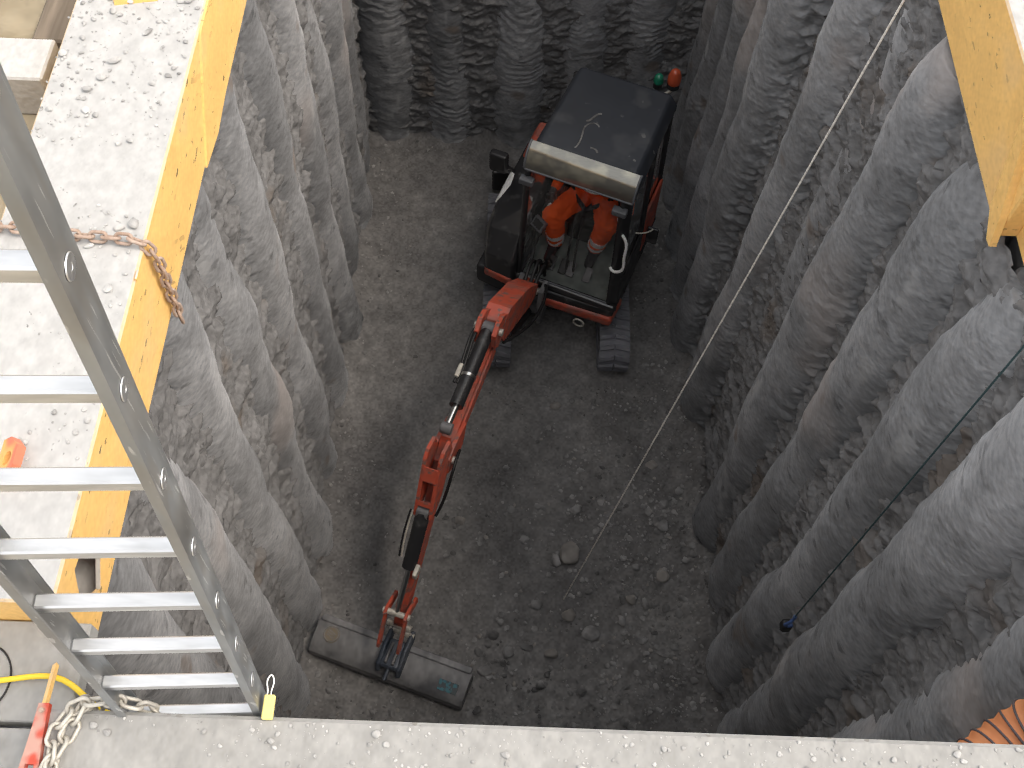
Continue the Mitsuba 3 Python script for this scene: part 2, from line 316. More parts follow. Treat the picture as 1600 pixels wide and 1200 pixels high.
def infill_mesh(p0, p1, nrm, seed, step=0.013, zt=ZT):
    p0, p1, nrm = (np.array(t, float) for t in (p0, p1, nrm))
    L = np.linalg.norm(p1 - p0); nu, nv = max(8, int(L / step)), int(zt / step)
    U, Z = np.meshgrid(np.linspace(0, 1, nu), np.linspace(-.15, zt, nv))
    u, z = U.ravel(), Z.ravel()
    P = np.column_stack([p0[0] + (p1 - p0)[0] * u, p0[1] + (p1 - p0)[1] * u, z])
    w = P + 0.25 * np.column_stack([nz(P, 4, 2, seed), nz(P, 4, 2, seed + 1), nz(P, 4, 2, seed + 2)])
    t = meshkit.fbm(w * [7, 7, 11], 4, seed + 3)
    ter = np.floor(t * 9) / 9 + np.clip((t * 9 % 1 - .7) / .3, 0, 1) / 9
    d = 0.15 * (ter - .5) + 0.03 * nz(P, 20, 2, seed + 4) + 0.09 * nz(P, 1.7, 2, seed + 6)
    d = np.clip(d, -.15, .15)
    v = P + np.column_stack([nrm[0] * d, nrm[1] * d, 0.35 * d]); v[:, 0] -= (LEAN * np.clip(1 - z / 5.4, 0, 1) if nrm[0] < 0 else 0)
    i, j = np.meshgrid(np.arange(nv - 1), np.arange(nu - 1), indexing='ij'); q = (i * nu + j).ravel()
    return v, np.column_stack([q, q + 1, q + nu + 1, q + nu])
def pile_wall(label, centres, face, infill, seed, ridge, na, nzr, step=0.013, r=0.31, rough=1.0):
    w = thing('pile_wall', label, 'wall')
    for k, c in enumerate(centres):
        put('pile', pile_mesh(c[:2], r, face, seed + 20 * k, ridge, na, nzr, c[2] if len(c) > 2 else ZT, rough), 'pile_concrete', w, smooth=True)
    stuff(put('soil_infill', infill_mesh(*infill, seed + 7, step, 5.415 if face > 3 else ZT), 'soil', w, smooth=50))
    return w
left_y = [7.45, 6.82, 6.17, 5.50, 4.78, 3.98, 3.32, 2.64, 1.94, 1.30, 0.66]
left_x = [.02, 0, .05, 0, .03, 0, .03, 0, .02, 0, 0]
pile_wall('left pit wall of pale grey concrete piles under the chain and ladder', [(XL - .19 - dx, y) for y, dx in zip(left_y, left_x)], 0.0,
          ((XL + .02, -.3), (XL + .02, YF + .2), (1, 0)), 100, 0.0025, 76, 380)
right_y = [7.80, 7.24, 6.64, 6.08, 5.50, 4.72, 4.14, 3.53, 2.90, 2.28, 1.66, 1.04, 0.42]
right_x = [-.1, -.12, -.10, -.12, -.17, -.08, .08, -.02, .02, 0, 0, .02, 0]
pile_wall('right pit wall of dark grey concrete piles with ragged soil between', [(XR + .26 + dx, y, 5.75 if y < 2.0 else ZT) for y, dx in zip(right_y, right_x)], math.pi,
          ((XR + .005, YF + .2), (XR + .085, -.3), (-1, 0)), 500, 0.0032, 76, 380)
put('soil_cap', rbox((1.95, -.3, 4.6), (2.7, 2.62, 5.415), .03), 'soil', 'pile_wall_001')
far_x = [-1.34, -0.70, -0.02, 0.62, 1.22, 1.78]
pile_wall('far pit wall of grey concrete piles behind the excavator cab', [(x, YF + .22) for x in far_x], -math.pi / 2,
          ((-2.0, YF - .035), (2.2, YF - .035), (0, -1)), 900, 0.013, 60, 380, rough=1.2)
near_x = [-1.3, -0.68, -0.06, 0.56, 1.18, 1.8]
for k, x in enumerate(near_x):
    pass
nw = put('pit_near_face', infill_mesh((2.2, YN - .1), (-2.2, YN - .1), (0, 1), 77, 0.04), 'soil', smooth=50)
tag(nw, 'grey earth face of the pit below the near beam', 'ground', kind='structure')

# ground around the pit: one sheet with a hole, reaching the horizon
GZ = 5.40
outer = Polygon([(-90, -90), (90, -90), (90, 90), (-90, 90)], [[(XL - .25, YN - .2), (XR + .13, YN - .2), (XR + .13, YF + .3), (XL - .25, YF + .3)]])
g = trimesh.creation.triangulate_polygon(outer, engine='earcut')
tag(put('ground', (np.column_stack([g[0], np.full(len(g[0]), GZ)]), g[1]), 'dirt', smooth=False), 'pale brown dirt ground around the pit', 'ground', kind='structure')

# ------------------------------------------------------------------ yellow frame beams round the pit
def m_box(lo, hi, c=0.008): return cbox(lo, hi, c)
lb = thing('frame_beam', 'dusty yellow steel frame beam along the left edge of the pit', 'beam')
b = m_box((-1.79, 0.90, 5.27), (-1.27, 8.6, 5.66))
hole = m3.Manifold.hull_points(np.array([[x, y, z] for x in (-1.66, -1.2) for y, z in ((0.955, 5.45), (1.03, 5.57), (1.12, 5.55), (1.13, 5.40), (1.05, 5.34))]))
put('box_section', b - hole - m3.Manifold.hull_points(np.array([[x, y, z] for x in (-1.70, -1.285) for y in (.92, 1.4) for z in (5.285, 5.63)])), 'yellow_dusty', lb, smooth=20)
put('joint_plate', m_box((-1.270, 2.02, 5.655), (-1.262, 2.06, 5.67), .002), 'yellow_dusty', lb)
pp = plate([(2.86, 5.268), (3.08, 5.235), (3.30, 5.255), (8.6, 5.255), (8.6, 5.655), (3.22, 5.655)], -1.271, -1.262)
put('joint_plate', pp, 'yellow_dusty', lb, smooth=False)
def lug(cx, cy, z, s, a, parent):
    outer_ = Polygon([(-.085, 0), (.085, 0), (.085, .05), (.035, .115), (-.035, .115), (-.085, .05)]).difference(Point(0, .06).buffer(.026))
    m = trimesh.creation.extrude_polygon(outer_, .03, engine='earcut'); v = np.array(m.vertices) * s
    v = np.column_stack([v[:, 0], v[:, 2], v[:, 1]])
    M = np.array(T().translate([cx, cy, z]).rotate([0, 0, 1], a).rotate([1, 0, 0], -50).matrix); return put('lifting_lug', (v, np.array(m.faces)), 'lug_orange', parent, M, smooth=False)
lug(-1.545, 3.36, 5.66, 1.0, 12, lb); lug(-1.545, 1.33, 5.66, .9, -90, lb)

rb = thing('frame_beam', 'dusty yellow steel frame beam at the upper right edge of the pit', 'beam')
put('box_section', m_box((1.841, 2.54, 5.42), (2.36, 8.6, 5.88)), 'yellow_dusty', rb, smooth=20)
put('joint_plate', plate([(2.50, 5.41), (2.54, 5.405), (2.63, 5.48), (2.79, 5.89), (2.73, 5.89), (2.54, 5.52)], 1.812, 1.841), 'yellow_dusty', rb, smooth=False)
put('stub_end', m_box((1.915, 2.0, 5.425), (2.34, 2.543, 5.82)), 'yellow_dusty', rb, smooth=20)
nb = thing('frame_beam', 'grey dust covered beam across the near edge of the pit', 'beam')
put('box_section', m_box((-1.20, -0.05, 5.30), (2.6, 0.602, 5.70), .012), 'grey_dusty', nb, smooth=20)
fb = thing('frame_beam', 'yellow steel frame beam closing the far end of the pit', 'beam')
put('box_section', m_box((-1.26, 8.1, 5.30), (1.79, 8.58, 5.68)), 'yellow_dusty', fb, smooth=20)

# dry crumbs on the beams
def crumbs(name, label, pts, sizes, mt, seed, sub=1):
    V, F, n = [], [], 0; r = np.random.default_rng(seed)
    protos = [rock((1, 1, 1), seed * 10 + k, sub) for k in range(10)]
    for p, s in zip(pts, sizes):
        v, f = protos[r.integers(10)]; a = r.uniform(0, 6.28); ca, sa = math.cos(a), math.sin(a)
        q = v * s * r.uniform([.7, .7, .35], [1.4, 1.2, .75]); q = np.column_stack([q[:, 0] * ca - q[:, 1] * sa, q[:, 0] * sa + q[:, 1] * ca, q[:, 2]])
        V.append(q + p); F.append(f + n); n += len(v)
    return tag(put(name, (np.vstack(V), np.vstack(F)), mt, smooth=False), label, 'debris', kind='stuff')
n = 1700
px = -1.79 + .50 * rng.random(n); py = .9 + 2.9 * rng.random(n) ** .8; dens = meshkit.fbm(np.column_stack([px * 4, py * 4, px * 0]), 3, 5)
ok = dens + .25 * (py > 2.6) > .50
sz = np.clip(.006 * np.exp(rng.normal(size=n) * .75), .003, .045)
crumbs('dry_soil_crumbs', 'dry grey soil crumbs scattered on the left yellow beam', np.column_stack([px, py, 5.66 + sz * .2])[ok], sz[ok], 'crumb', 3)
n = 1800
px = -1.15 + 2.75 * rng.random(n); py = .30 + .29 * rng.random(n); dens = meshkit.fbm(np.column_stack([px * 5, py * 5, px * 0]), 3, 8)
ok = dens > .43; sz = np.clip(.0047 * np.exp(rng.normal(size=n) * .7), .003, .026)
crumbs('dry_soil_crumbs', 'pale soil crumbs scattered on the near beam', np.column_stack([px, py, 5.70 + sz * .2])[ok], sz[ok], 'crumb', 4)

# ------------------------------------------------------------------ ladder
lad = thing('ladder', 'grey aluminium ladder with square rungs going down into the pit', 'ladder')
LA, LD = np.array([-.537, .738, 7.55]), np.array([-.0528, -.049, -1.0]); LDu = unit(LD)
lw = unit(np.array([-.340, -.026, .02])); lw = unit(lw - LDu * (lw @ LDu)); LW = .372
ln = np.cross(LDu, lw); ln = ln if ln[1] > 0 else -ln      # points away from the camera (+y)
def stile(o, s):
    M = pose(o, lw * s, ln, -LDu)                           # x: inward, y: depth, z: up
    L0, L1 = -7.5, .82
    sec = Polygon([(0, -.034), (.020, -.034), (.022, -.031), (.004, -.028), (.004, .036), (.020, .039), (.020, .042), (0, .042)])
    m = trimesh.creation.extrude_polygon(sec, L1 - L0, engine='earcut'); m.apply_translation([0, 0, L0])
    return m, M
for s, off in ((1, 0), (-1, LW)):
    m, M = stile(LA + lw * off, s); st = put('stile', m, 'aluminium', lad, M, smooth=False)
    for k in range(-2, 22):
        c = LA + lw * (off - s * .001) + LDu * .28 * k
        e = m3.Manifold.cylinder(.002, .019, .018, 20).scale([1, 1.0, 1]); e2 = m3.Manifold.cylinder(.02, .006, .006, 16).translate([0, 0, .001])
        if k > 8 : continue
        put('rung_end', e - e2, 'bright_aluminium', st, pose(c, ln, -LDu, -lw * s))
for k in range(-2, 22):
    c = LA + LDu * .28 * k
    M = pose(c, lw, ln, -LDu)
    a = cbox((.004, -.016, -.016), (LW - .004, .016, .016), .004)
    cuts = [box((0, -.003 + q * .009, .0128), (LW, -.001 + q * .009, .02)) for q in (-1, 0, 1)]
    put('rung', a, 'bright_aluminium', lad, M, smooth=20)

# ------------------------------------------------------------------ chains
def link_path(L, W, n=20):
    a = np.linspace(0, 2 * np.pi, n, endpoint=False); x, y = np.cos(a), np.sin(a)
    return np.column_stack([x * W / 2 + 0 * x, y * W / 2 + np.sign(y) * (L - W) / 2, 0 * x])
def chain(name, label, pts, L, W, r, mt, twist=0.0, seed=0):
    ch = thing(name, label, 'chain'); rr = np.random.default_rng(seed)
    P = spline(pts, 400); s = np.r_[0, np.cumsum(np.linalg.norm(np.diff(P, axis=0), axis=1))]
    pitch = L - 2.2 * r; n = int(s[-1] / pitch); base = tube(link_path(L, W), r, 7, True)
    for k in range(n):
        c = np.array([np.interp((k + .5) * pitch, s, P[:, q]) for q in range(3)]); c2 = np.array([np.interp((k + .6) * pitch, s, P[:, q]) for q in range(3)])
        t = unit(c2 - c); up = unit(np.array([0.05, 0.02, 1.0]) - t * t[2]) if abs(t[2]) < .95 else unit(np.cross(t, [0, 1, 0])); side = np.cross(t, up)
        a = (math.pi / 4 if k % 2 else -math.pi / 4) + twist + rr.normal() * .12
        x = math.cos(a) * side + math.sin(a) * up
        put('link', base, mt, ch, pose(c, x, t, np.cross(x, t)), smooth=True)
    return ch
chain('rusty_chain', 'rusty chain lying over the left beam and hanging down its yellow side',
      [(-2.05, 2.19, 5.55), (-1.86, 2.21, 5.66), (-1.774, 2.205, 5.685), (-1.55, 2.185, 5.685), (-1.36, 2.175, 5.685), (-1.275, 2.165, 5.675), (-1.243, 2.16, 5.60), (-1.243, 2.155, 5.45), (-1.245, 2.15, 5.30), (-1.247, 2.15, 5.20)], .060, .034, .0065, 'rusty', seed=2)
ch2 = chain('steel_chain', 'pale steel chain wrapped over the left end of the near beam',
      [(-1.10, .615, 5.45), (-1.10, .625, 5.64), (-1.10, .60, 5.72), (-1.115, .55, 5.718), (-1.14, .48, 5.718), (-1.165, .40, 5.718), (-1.19, .32, 5.718)], .062, .038, .0062, 'galvanised', seed=5)
chain('steel_chain', 'pale steel chain crossing beside the left stile of the ladder',
      [(-1.15, .33, 5.72), (-1.135, .42, 5.726), (-1.15, .52, 5.726), (-1.12, .59, 5.732), (-1.06, .617, 5.728), (-1.0, .622, 5.716), (-.95, .618, 5.69), (-.935, .62, 5.60)], .058, .036, .0058, 'galvanised', seed=9)

# ------------------------------------------------------------------ small things round the edge
sp = put('steel_plate', m_box((-2.6, .605, 5.415), (-1.215, .896, 5.486), .004), 'grey_dusty', smooth=20)
tag(sp, 'grey dusty plate on the ground behind the left end of the near beam', 'plate')
sp2 = put('steel_plate', m_box((-2.6, -.05, 5.43), (-1.24, .585, 5.50), .004), 'grey_dusty', smooth=20)
tag(sp2, 'grey plate at the bottom left corner beside the red bracket', 'plate')
hs = put('yellow_hose', tube(spline([(-2.2, .70, 5.52), (-1.60, .713, 5.505), (-1.434, .714, 5.505), (-1.35, .728, 5.505), (-1.27, .728, 5.505), (-1.21, .70, 5.50), (-1.165, .665, 5.46), (-1.12, .655, 5.36), (-1.10, .66, 5.1)], 60), .0085, 10), 'yellow_plastic', smooth=True)
tag(hs, 'thin yellow hose running behind the steel chain at the ladder', 'hose')
ws = put('wire_loop', tube(spline([(-1.55, .60, 5.49), (-1.44, .64, 5.49), (-1.41, .70, 5.492), (-1.43, .78, 5.49), (-1.52, .82, 5.49)], 40), .003, 6), 'dark_rubber', smooth=True)
tag(ws, 'thin dark wire curving over the grey plate at the left edge', 'wire')
br = thing('red_bracket', 'worn red forked bracket on the left end of the near beam', 'bracket')
bp = Polygon([(-.014, .61), (.014, .61), (.016, .56), (.020, .50), (.028, .43), (.018, .40), (.012, .455), (-.010, .455), (-.014, .40), (-.026, .43), (-.020, .50), (-.016, .56)])
m = trimesh.creation.extrude_polygon(bp, .022, engine='earcut'); v = np.array(m.vertices) + [-1.165, 0, 5.70]
put('plate', (v + [-.035, 0, 0.0], np.array(m.faces)), 'bracket_red', br, smooth=False)
put('bolt', rod((-1.20, .590, 5.722), (-1.20, .590, 5.732), .007, seg=6), 'rusty', br)
st = put('webbing_strap', tube([(-1.200, .60, 5.715), (-1.215, .625, 5.675), (-1.285, .765, 5.50)], .009, 4), 'yellow_dusty', smooth=False)
tag(st, 'narrow yellow strap from the red bracket to the grey plate', 'strap')
tg = thing('yellow_clip', 'small pale yellow block with white wire loop on the near beam', 'clip')
put('block', cbox((-.622, .590, 5.703), (-.592, .655, 5.718), .003), 'pale_yellow', tg)
put('wire_hook', tube(spline([(-.618, .65, 5.71), (-.619, .68, 5.71), (-.618, .70, 5.712), (-.611, .708, 5.712), (-.604, .70, 5.712), (-.603, .68, 5.71), (-.603, .65, 5.71)], 40), .0022, 6), 'white_paint', tg, smooth=True)
blk = put('concrete_block', m_box((-2.35, 2.985, 5.40), (-1.853, 3.21, 5.60), .008), 'pale_dusty', smooth=20)
tag(blk, 'pale dusty block lying beside the left beam', 'block')
v, f = rock((1, 1, 1), 5, 4); v = v * np.array([1.5, 1.4, .5]) ; v = v + [-2.55, 3.75, 5.36]; v[:, 2] += .10 * nz(v, 9, 3, 2)
tag(put('dirt_mound', (v, f), 'dirt', smooth=True), 'pale brown dirt heap in the top left corner', 'dirt', kind='structure')
tb = put('timber_baulk', m_box((-2.00, 3.28, 5.40), (-1.86, 4.9, 5.52), .01), 'old_timber', smooth=20)
tag(tb, 'brown timber baulk lying between the dirt heap and the left beam', 'timber')
# orange ventilation duct
dk = thing('ventilation_duct', 'orange flexible duct with dark spiral ribs behind the near beam', 'duct')
DP = spline([(1.0, .36, 5.06), (1.25, .46, 5.10), (1.48, .588, 5.13), (1.70, .735, 5.20), (1.80, .78, 5.42), (1.88, .78, 5.75), (2.1, .72, 5.95), (2.6, .7, 5.95)], 140)
ss = np.r_[0, np.cumsum(np.linalg.norm(np.diff(DP, axis=0), axis=1))]
put('sleeve', tube(DP, .105 + .005 * np.cos(ss / .052 * 2 * np.pi), 28), 'duct_cloth', dk, smooth=True)
for k in range(1, int(ss[-1] / .052)):
    c = np.array([np.interp(k * .052, ss, DP[:, q]) for q in range(3)]); c2 = np.array([np.interp(k * .052 + .01, ss, DP[:, q]) for q in range(3)])
    t = unit(c2 - c); x = unit(np.cross(t, [0, 1, 0])); y = np.cross(t, x); a = np.linspace(0, 2 * np.pi, 28, endpoint=False)
    put('rib', tube(c + .1095 * (np.cos(a)[:, None] * x + np.sin(a)[:, None] * y), .0042, 6, True), 'duct_rib', dk, smooth=True)
# ropes
def sag(a, b, s, n=40):
    t = np.linspace(0, 1, n)[:, None]; P = np.array(a) * (1 - t) + np.array(b) * t; P[:, 2] -= (s * 4 * t * (1 - t))[:, 0]; return P
rp = put('rope', tube(sag((1.80, 3.90, 6.15), (.535, 2.82, .03), .02, 60), .0052, 8), 'rope_white', smooth=True)
tag(rp, 'thin pale rope stretched from the upper right down to the pit floor', 'rope')
gr = thing('hanging_line', 'dark green line hanging down the right pit wall to a blue hook', 'rope')
put('line', tube(np.array([(1.70, 1.885, 5.7 - k * .0857) for k in range(36)]), .004, 6), 'rope_green', gr, smooth=True)
put('hook', tube(spline([(1.70, 1.885, 2.72), (1.70, 1.88, 2.68), (1.68, 1.87, 2.64), (1.67, 1.87, 2.60), (1.69, 1.87, 2.58), (1.71, 1.87, 2.60)], 30), .010, 8), 'hook_blue', gr, smooth=True)
put('shackle', rbox((1.665, 1.86, 2.48), (1.725, 1.92, 2.57), .015), 'dark_rubber', gr)

# ------------------------------------------------------------------ excavator
ex = thing('excavator', 'red and black mini excavator with cab and grading bucket on the pit floor', 'excavator')
A21 = math.radians(-21)
HM = pose((.43, 6.05, 0), (math.cos(A21), math.sin(A21), 0), (-math.sin(A21), math.cos(A21), 0), (0, 0, 1))
def H(name, mesh, mt, parent=ex, smooth=35): return put(name, mesh, mt, parent, HM, smooth)
# tracks, in world axes: x across, y along the pit
def track(xc):
    w, y0, y1, h = .28, 4.99, 6.95, .42; r = h / 2
    def loop(rr, n=14):
        a = np.linspace(-np.pi / 2, -3 * np.pi / 2, n); b_ = np.linspace(np.pi / 2, -np.pi / 2, n)
        return np.vstack([np.column_stack([y0 + r + rr * np.cos(a), r + rr * np.sin(a)]), np.column_stack([y1 - r + rr * np.cos(b_), r + rr * np.sin(b_)])])
    belt = Polygon(loop(r - .022)).difference(Polygon(loop(r - .05)))
    v, f = plate(belt, xc - w / 2, xc + w / 2)
    tr = put('track', (v, f), 'rubber', ex, smooth=30)
    Ls = (y1 - y0 - 2 * r) * 2 + 2 * np.pi * r; N = 40
    for k in range(N):
        s = k / N * Ls; st_ = y1 - y0 - 2 * r
        if s < st_: c, t = np.array([y0 + r + s, h]), np.array([1, 0.])
        elif s < st_ + np.pi * r: a = (s - st_) / r; c, t = np.array([y1 - r + r * np.sin(a), r + r * np.cos(a)]), np.array([np.cos(a), -np.sin(a)])
        elif s < 2 * st_ + np.pi * r: c, t = np.array([y1 - r - (s - st_ - np.pi * r), 0]), np.array([-1, 0.])
        else: a = (s - 2 * st_ - np.pi * r) / r; c, t = np.array([y0 + r - r * np.sin(a), r - r * np.cos(a)]), np.array([-np.cos(a), np.sin(a)])
        nn = np.array([-t[1], t[0]]) if False else np.array([t[1] * -1, t[0]])
        up = np.array([0, -t[1] if False else 0, 0])
        tv, nv = np.array([0, t[0], t[1]]), np.array([0, -t[1], t[0]])
        for sd in (-1, 1):
            pts = []
            for dx, sh in ((.006, .012), (w / 2 - .004, -.012)):
                for q, hh in ((-.024, -.028), (.024, -.028), (-.017, 0), (.017, 0)):
                    pts.append(np.array([xc + sd * dx, c[0] * 0, 0]) + np.array([0, c[0], c[1]]) + tv * (q + sh) + nv * hh)
            put('lug', m3.Manifold.hull_points(np.array(pts)), 'rubber', tr, smooth=False)
    put('track_frame', rbox((xc - .10, y0 + .25, .10), (xc + .10, y1 - .25, .31), .03), 'dark_interior', tr)
    for y in (y0 + r, y1 - r): put('idler_wheel', rod((xc - .11, y, r), (xc + .11, y, r), r - .055, seg=24), 'worn_steel', tr)
    for y in np.linspace(y0 + .42, y1 - .42, 4): put('roller', rod((xc - .12, y, .085), (xc + .12, y, .085), .045), 'worn_steel', tr)
track(.97); track(-.125)
put('undercarriage', rbox((-.0, 5.6, .20), (.86, 6.5, .44), .04), 'dark_interior', ex)
bl = put('dozer_blade', hull([(-.22, 7.22, .05), (1.08, 7.22, .05), (-.22, 7.18, .34), (1.08, 7.18, .34)], .025), 'black_paint', ex)
put('blade_arm', rbox((.1, 6.4, .15), (.2, 7.2, .25), .02), 'black_paint', bl); put('blade_arm', rbox((.66, 6.4, .15), (.76, 7.2, .25), .02), 'black_paint', bl)
# upper structure, local axes x right in the picture, y to the rear
H('slew_ring', rod((0.08, 0, .42), (0.08, 0, .52), .34, seg=32), 'worn_steel')
H('platform', hull([(x, y, z) for x, y in ((-.56, -.56), (-.2, -.60), (.70, -.55), (.70, .55), (.45, .88), (-.3, .88), (-.56, .6)) for z in (.55, .72)], .035), 'black_paint')
rbn = H('front_skirt', hull([(.06, -.605, .585), (.06, -.605, .64), (.71, -.585, .585), (.71, -.585, .64), (.725, -.36, .59), (.725, -.36, .64)], .032), 'red_paint')
H('tie_ring', tube(np.array([(.46 + .05 * math.cos(t), -.665, .535 + .05 * math.sin(t)) for t in np.linspace(0, 2 * np.pi, 20, endpoint=False)]), .009, 7, True), 'galvanised', rbn, True)
H('counterweight', hull([(x, y, z) for x, y in ((-.5, .62), (-.25, .92), (.4, .92), (.66, .62)) for z in (.60, 1.15)], .04), 'red_paint')
hd = H('hood', hull([(-.47, -.57, .80), (-.25, -.59, .80), (-.46, -.56, .98), (-.25, -.58, 1.0), (-.55, -.36, .80), (-.545, -.34, 1.06), (-.50, -.40, 1.12), (-.25, -.42, 1.16), (-.54, -.1, 1.16), (-.25, -.1, 1.23), (-.53, .62, 1.20), (-.25, .62, 1.26), (-.56, .0, .8), (-.55, .62, .8), (-.25, .62, .8)], .045, 16), 'black_gloss')
H('hood_trim', hull([(-.48, -.60, .72), (-.25, -.63, .72), (-.47, -.60, .77), (-.25, -.63, .77), (-.57, -.36, .72), (-.57, -.36, .75)], .026), 'red_paint', hd)
H('decal', hull([(-.590, -.14, 1.15), (-.565, -.12, 1.20), (-.545, .16, 1.224), (-.585, .20, 1.19), (-.53, .04, 1.212)], .008), 'white_paint', hd)
H('rear_cover', hull([(-.54, .40, 1.18), (-.54, .72, 1.22), (-.50, .42, 1.30), (-.50, .72, 1.33), (-.30, .45, 1.30), (-.30, .72, 1.33)], .03), 'red_paint')
wl = H('work_mirror', rbox((-.77, .10, 1.24), (-.60, .19, 1.46), .025), 'black_paint')
H('mirror_arm', rod((-.52, .22, 1.18), (-.64, .17, 1.30), .014), 'black_paint', wl)
# cab
cab = thing('tmp', '', ''); del labels[cab]
CX0, CX1, CY0, CY1, CZ0, CZ1 = -.19, .72, -.54, .56, .77, 2.38
def bar(a, b_, r): return hull([a, b_], r, 10)
cb = H('cab', join(bar((CX0, CY0, CZ0), (CX0 + .03, CY0 + .02, 2.16), .028), hull([(CX1 - .04, CY0, CZ0), (CX1 - .07, CY0 + .02, 2.2), (CX1, CY0 + .06, CZ0), (CX1 - .03, CY0 + .07, 2.2)], .028),
     bar((CX0 + .01, CY1, CZ0), (CX0 + .04, CY1 - .04, 2.27), .032), bar((CX1 - .01, CY1, CZ0), (CX1 - .04, CY1 - .04, 2.27), .032),
     bar((CX1, .10, CZ0), (CX1 - .03, .12, 2.25), .026),
     bar((CX0, CY0 - .015, CZ0 + .015), (CX1, CY0 - .015, CZ0 + .015), .04), bar((CX0, CY1, CZ0), (CX1, CY1, CZ0), .03), bar((CX0, CY0, CZ0), (CX0, CY1, CZ0), .03), bar((CX1, CY0, CZ0), (CX1, CY1, CZ0), .03)), 'black_gloss')
H('floor', box((CX0, CY0 + .02, CZ0 - .03), (CX1, CY1, CZ0 + .012)), 'cab_mat', cb, False)
H('sill_strip', rbox((CX0 + .02, CY0 - .02, CZ0 + .052), (CX1 - .02, CY0 - .008, CZ0 + .064), .004), 'grey_plastic', cb)
rf = H('roof', hull([(CX0 + .08, -.44, 2.33), (CX1 - .06, -.44, 2.33), (CX0 + .10, .50, 2.33), (CX1 - .08, .50, 2.33),
      (CX0 + .045, -.46, 2.26), (CX1 - .025, -.46, 2.26), (CX0 + .06, .53, 2.24), (CX1 - .04, .53, 2.24)], .045, 20), 'roof_plastic', cb)
for pp_, w_ in (([(0.15, -0.33, 2.377), (0.16, -0.23, 2.377), (0.15, -0.16, 2.377), (0.15, -0.07, 2.377), (0.19, -0.03, 2.377), (0.25, -0.05, 2.377)], .007), ([(0.13, -0.03, 2.377), (0.16, 0.0, 2.377), (0.19, 0.07, 2.377), (0.22, 0.09, 2.377)], .011), ([(0.26, -0.28, 2.377), (0.3, -0.28, 2.377), (0.33, -0.31, 2.377)], .009)):
    v, f = tube(spline(pp_, 20), w_, 6); v[:, 2] = 2.3765 + (v[:, 2] - 2.377) * .25; H('dried_splash', (v, f), 'dried_mud', rf, True)
# curved glossy visor at the roof front
a = np.linspace(0, 1, 14); prof = np.column_stack([-.40 - .150 * np.sin(a * 1.35) / np.sin(1.35), 2.392 - .165 * (1 - np.cos(a * 1.35)) / (1 - math.cos(1.35))])
sec = Polygon(np.vstack([prof, prof[::-1] + [.02, -.025]])); sec = sec if sec.is_valid else sec.buffer(0)
vm = plate(sec, CX0 + .015, CX1 - .0)
vs = H('visor', vm, 'visor_plastic', cb, 40)
for x in (CX0 + .005, CX1 + .008): H('visor_edge', tube(np.column_stack([np.full(14, x), prof]), .010, 8), 'grey_plastic', vs, True)
H('visor_lip', bar((CX0 + .015, prof[-1, 0], prof[-1, 1] - .012), (CX1, prof[-1, 0], prof[-1, 1] - .012), .010), 'grey_plastic', vs)
H('lamp', rbox((CX0 - .02, -.60, 2.07), (CX0 + .10, -.53, 2.13), .012), 'grey_plastic', cb); H('lamp', rbox((CX1 - .14, -.60, 2.07), (CX1 - .02, -.53, 2.13), .012), 'grey_plastic', cb)
def quad(a, b_, c, d): return np.array([a, b_, c, d], float), np.array([[0, 1, 2], [0, 2, 3]])
H('windscreen', quad((CX0 + .03, CY0, CZ0 + .06), (CX1 - .03, CY0, CZ0 + .06), (CX1 - .06, CY0 + .02, 2.13), (CX0 + .06, CY0 + .02, 2.13)), 'glass', cb, False)
H('side_window', quad((CX0 + .005, CY0 + .04, 1.05), (CX0 + .005, CY1 - .04, 1.05), (CX0 + .035, CY1 - .06, 2.24), (CX0 + .035, CY0 + .05, 2.24)), 'glass', cb, False)
H('rear_window', quad((CX0 + .04, CY1 - .01, 1.30), (CX1 - .04, CY1 - .01, 1.30), (CX1 - .06, CY1 - .03, 2.22), (CX0 + .06, CY1 - .03, 2.22)), 'glass', cb, False)
H('side_panel', box((CX0 - .008, CY0 + .03, CZ0), (CX0 + .008, CY1, 1.05)), 'black_paint', cb, False)
H('rear_panel', box((CX0 + .03, CY1 - .02, CZ0), (CX1 - .03, CY1, 1.30)), 'black_paint', cb, False)
dr_ = H('door', hull([(CX1 + .012, CY0 + .05, CZ0 + .02), (CX1 + .012, .06, CZ0 + .02), (CX1 + .012, CY0 + .05, 1.15), (CX1 + .012, .06, 1.15)], .014), 'black_paint', cb)
H('door_glass', quad((CX1 - .004, CY0 + .05, 1.17), (CX1 - .004, .06, 1.17), (CX1 - .03, .08, 2.2), (CX1 - .03, CY0 + .06, 2.2)), 'glass', dr_, False)
H('rear_side_panel', hull([(CX1 + .01, .14, CZ0 + .02), (CX1 + .01, CY1 - .03, CZ0 + .02), (CX1 + .01, .14, 1.35), (CX1 + .01, CY1 - .03, 1.35)], .014), 'red_paint', cb)
H('side_glass', quad((CX1 - .01, .14, 1.37), (CX1 - .01, CY1 - .03, 1.37), (CX1 - .035, CY1 - .06, 2.22), (CX1 - .035, .14, 2.22)), 'glass', cb, False)
H('grab_handle', tube(spline([(.64, CY0 - .02, 1.36), (.69, CY0 - .05, 1.36), (.735, CY0 - .05, 1.39), (.745, CY0 - .03, 1.55), (.74, CY0 - .01, 1.70), (.71, CY0 - .0, 1.77), (.67, CY0 + .02, 1.79)], 40), .013, 10), 'white_paint', cb, True)
sm = H('side_mirror', rbox((.80, -.08, 1.22), (.90, -.05, 1.42), .012), 'black_paint', cb); H('mirror_arm', tube(spline([(.73, -.2, 1.45), (.80, -.16, 1.44), (.85, -.08, 1.42)], 14), .008, 6), 'galvanised', sm, True)
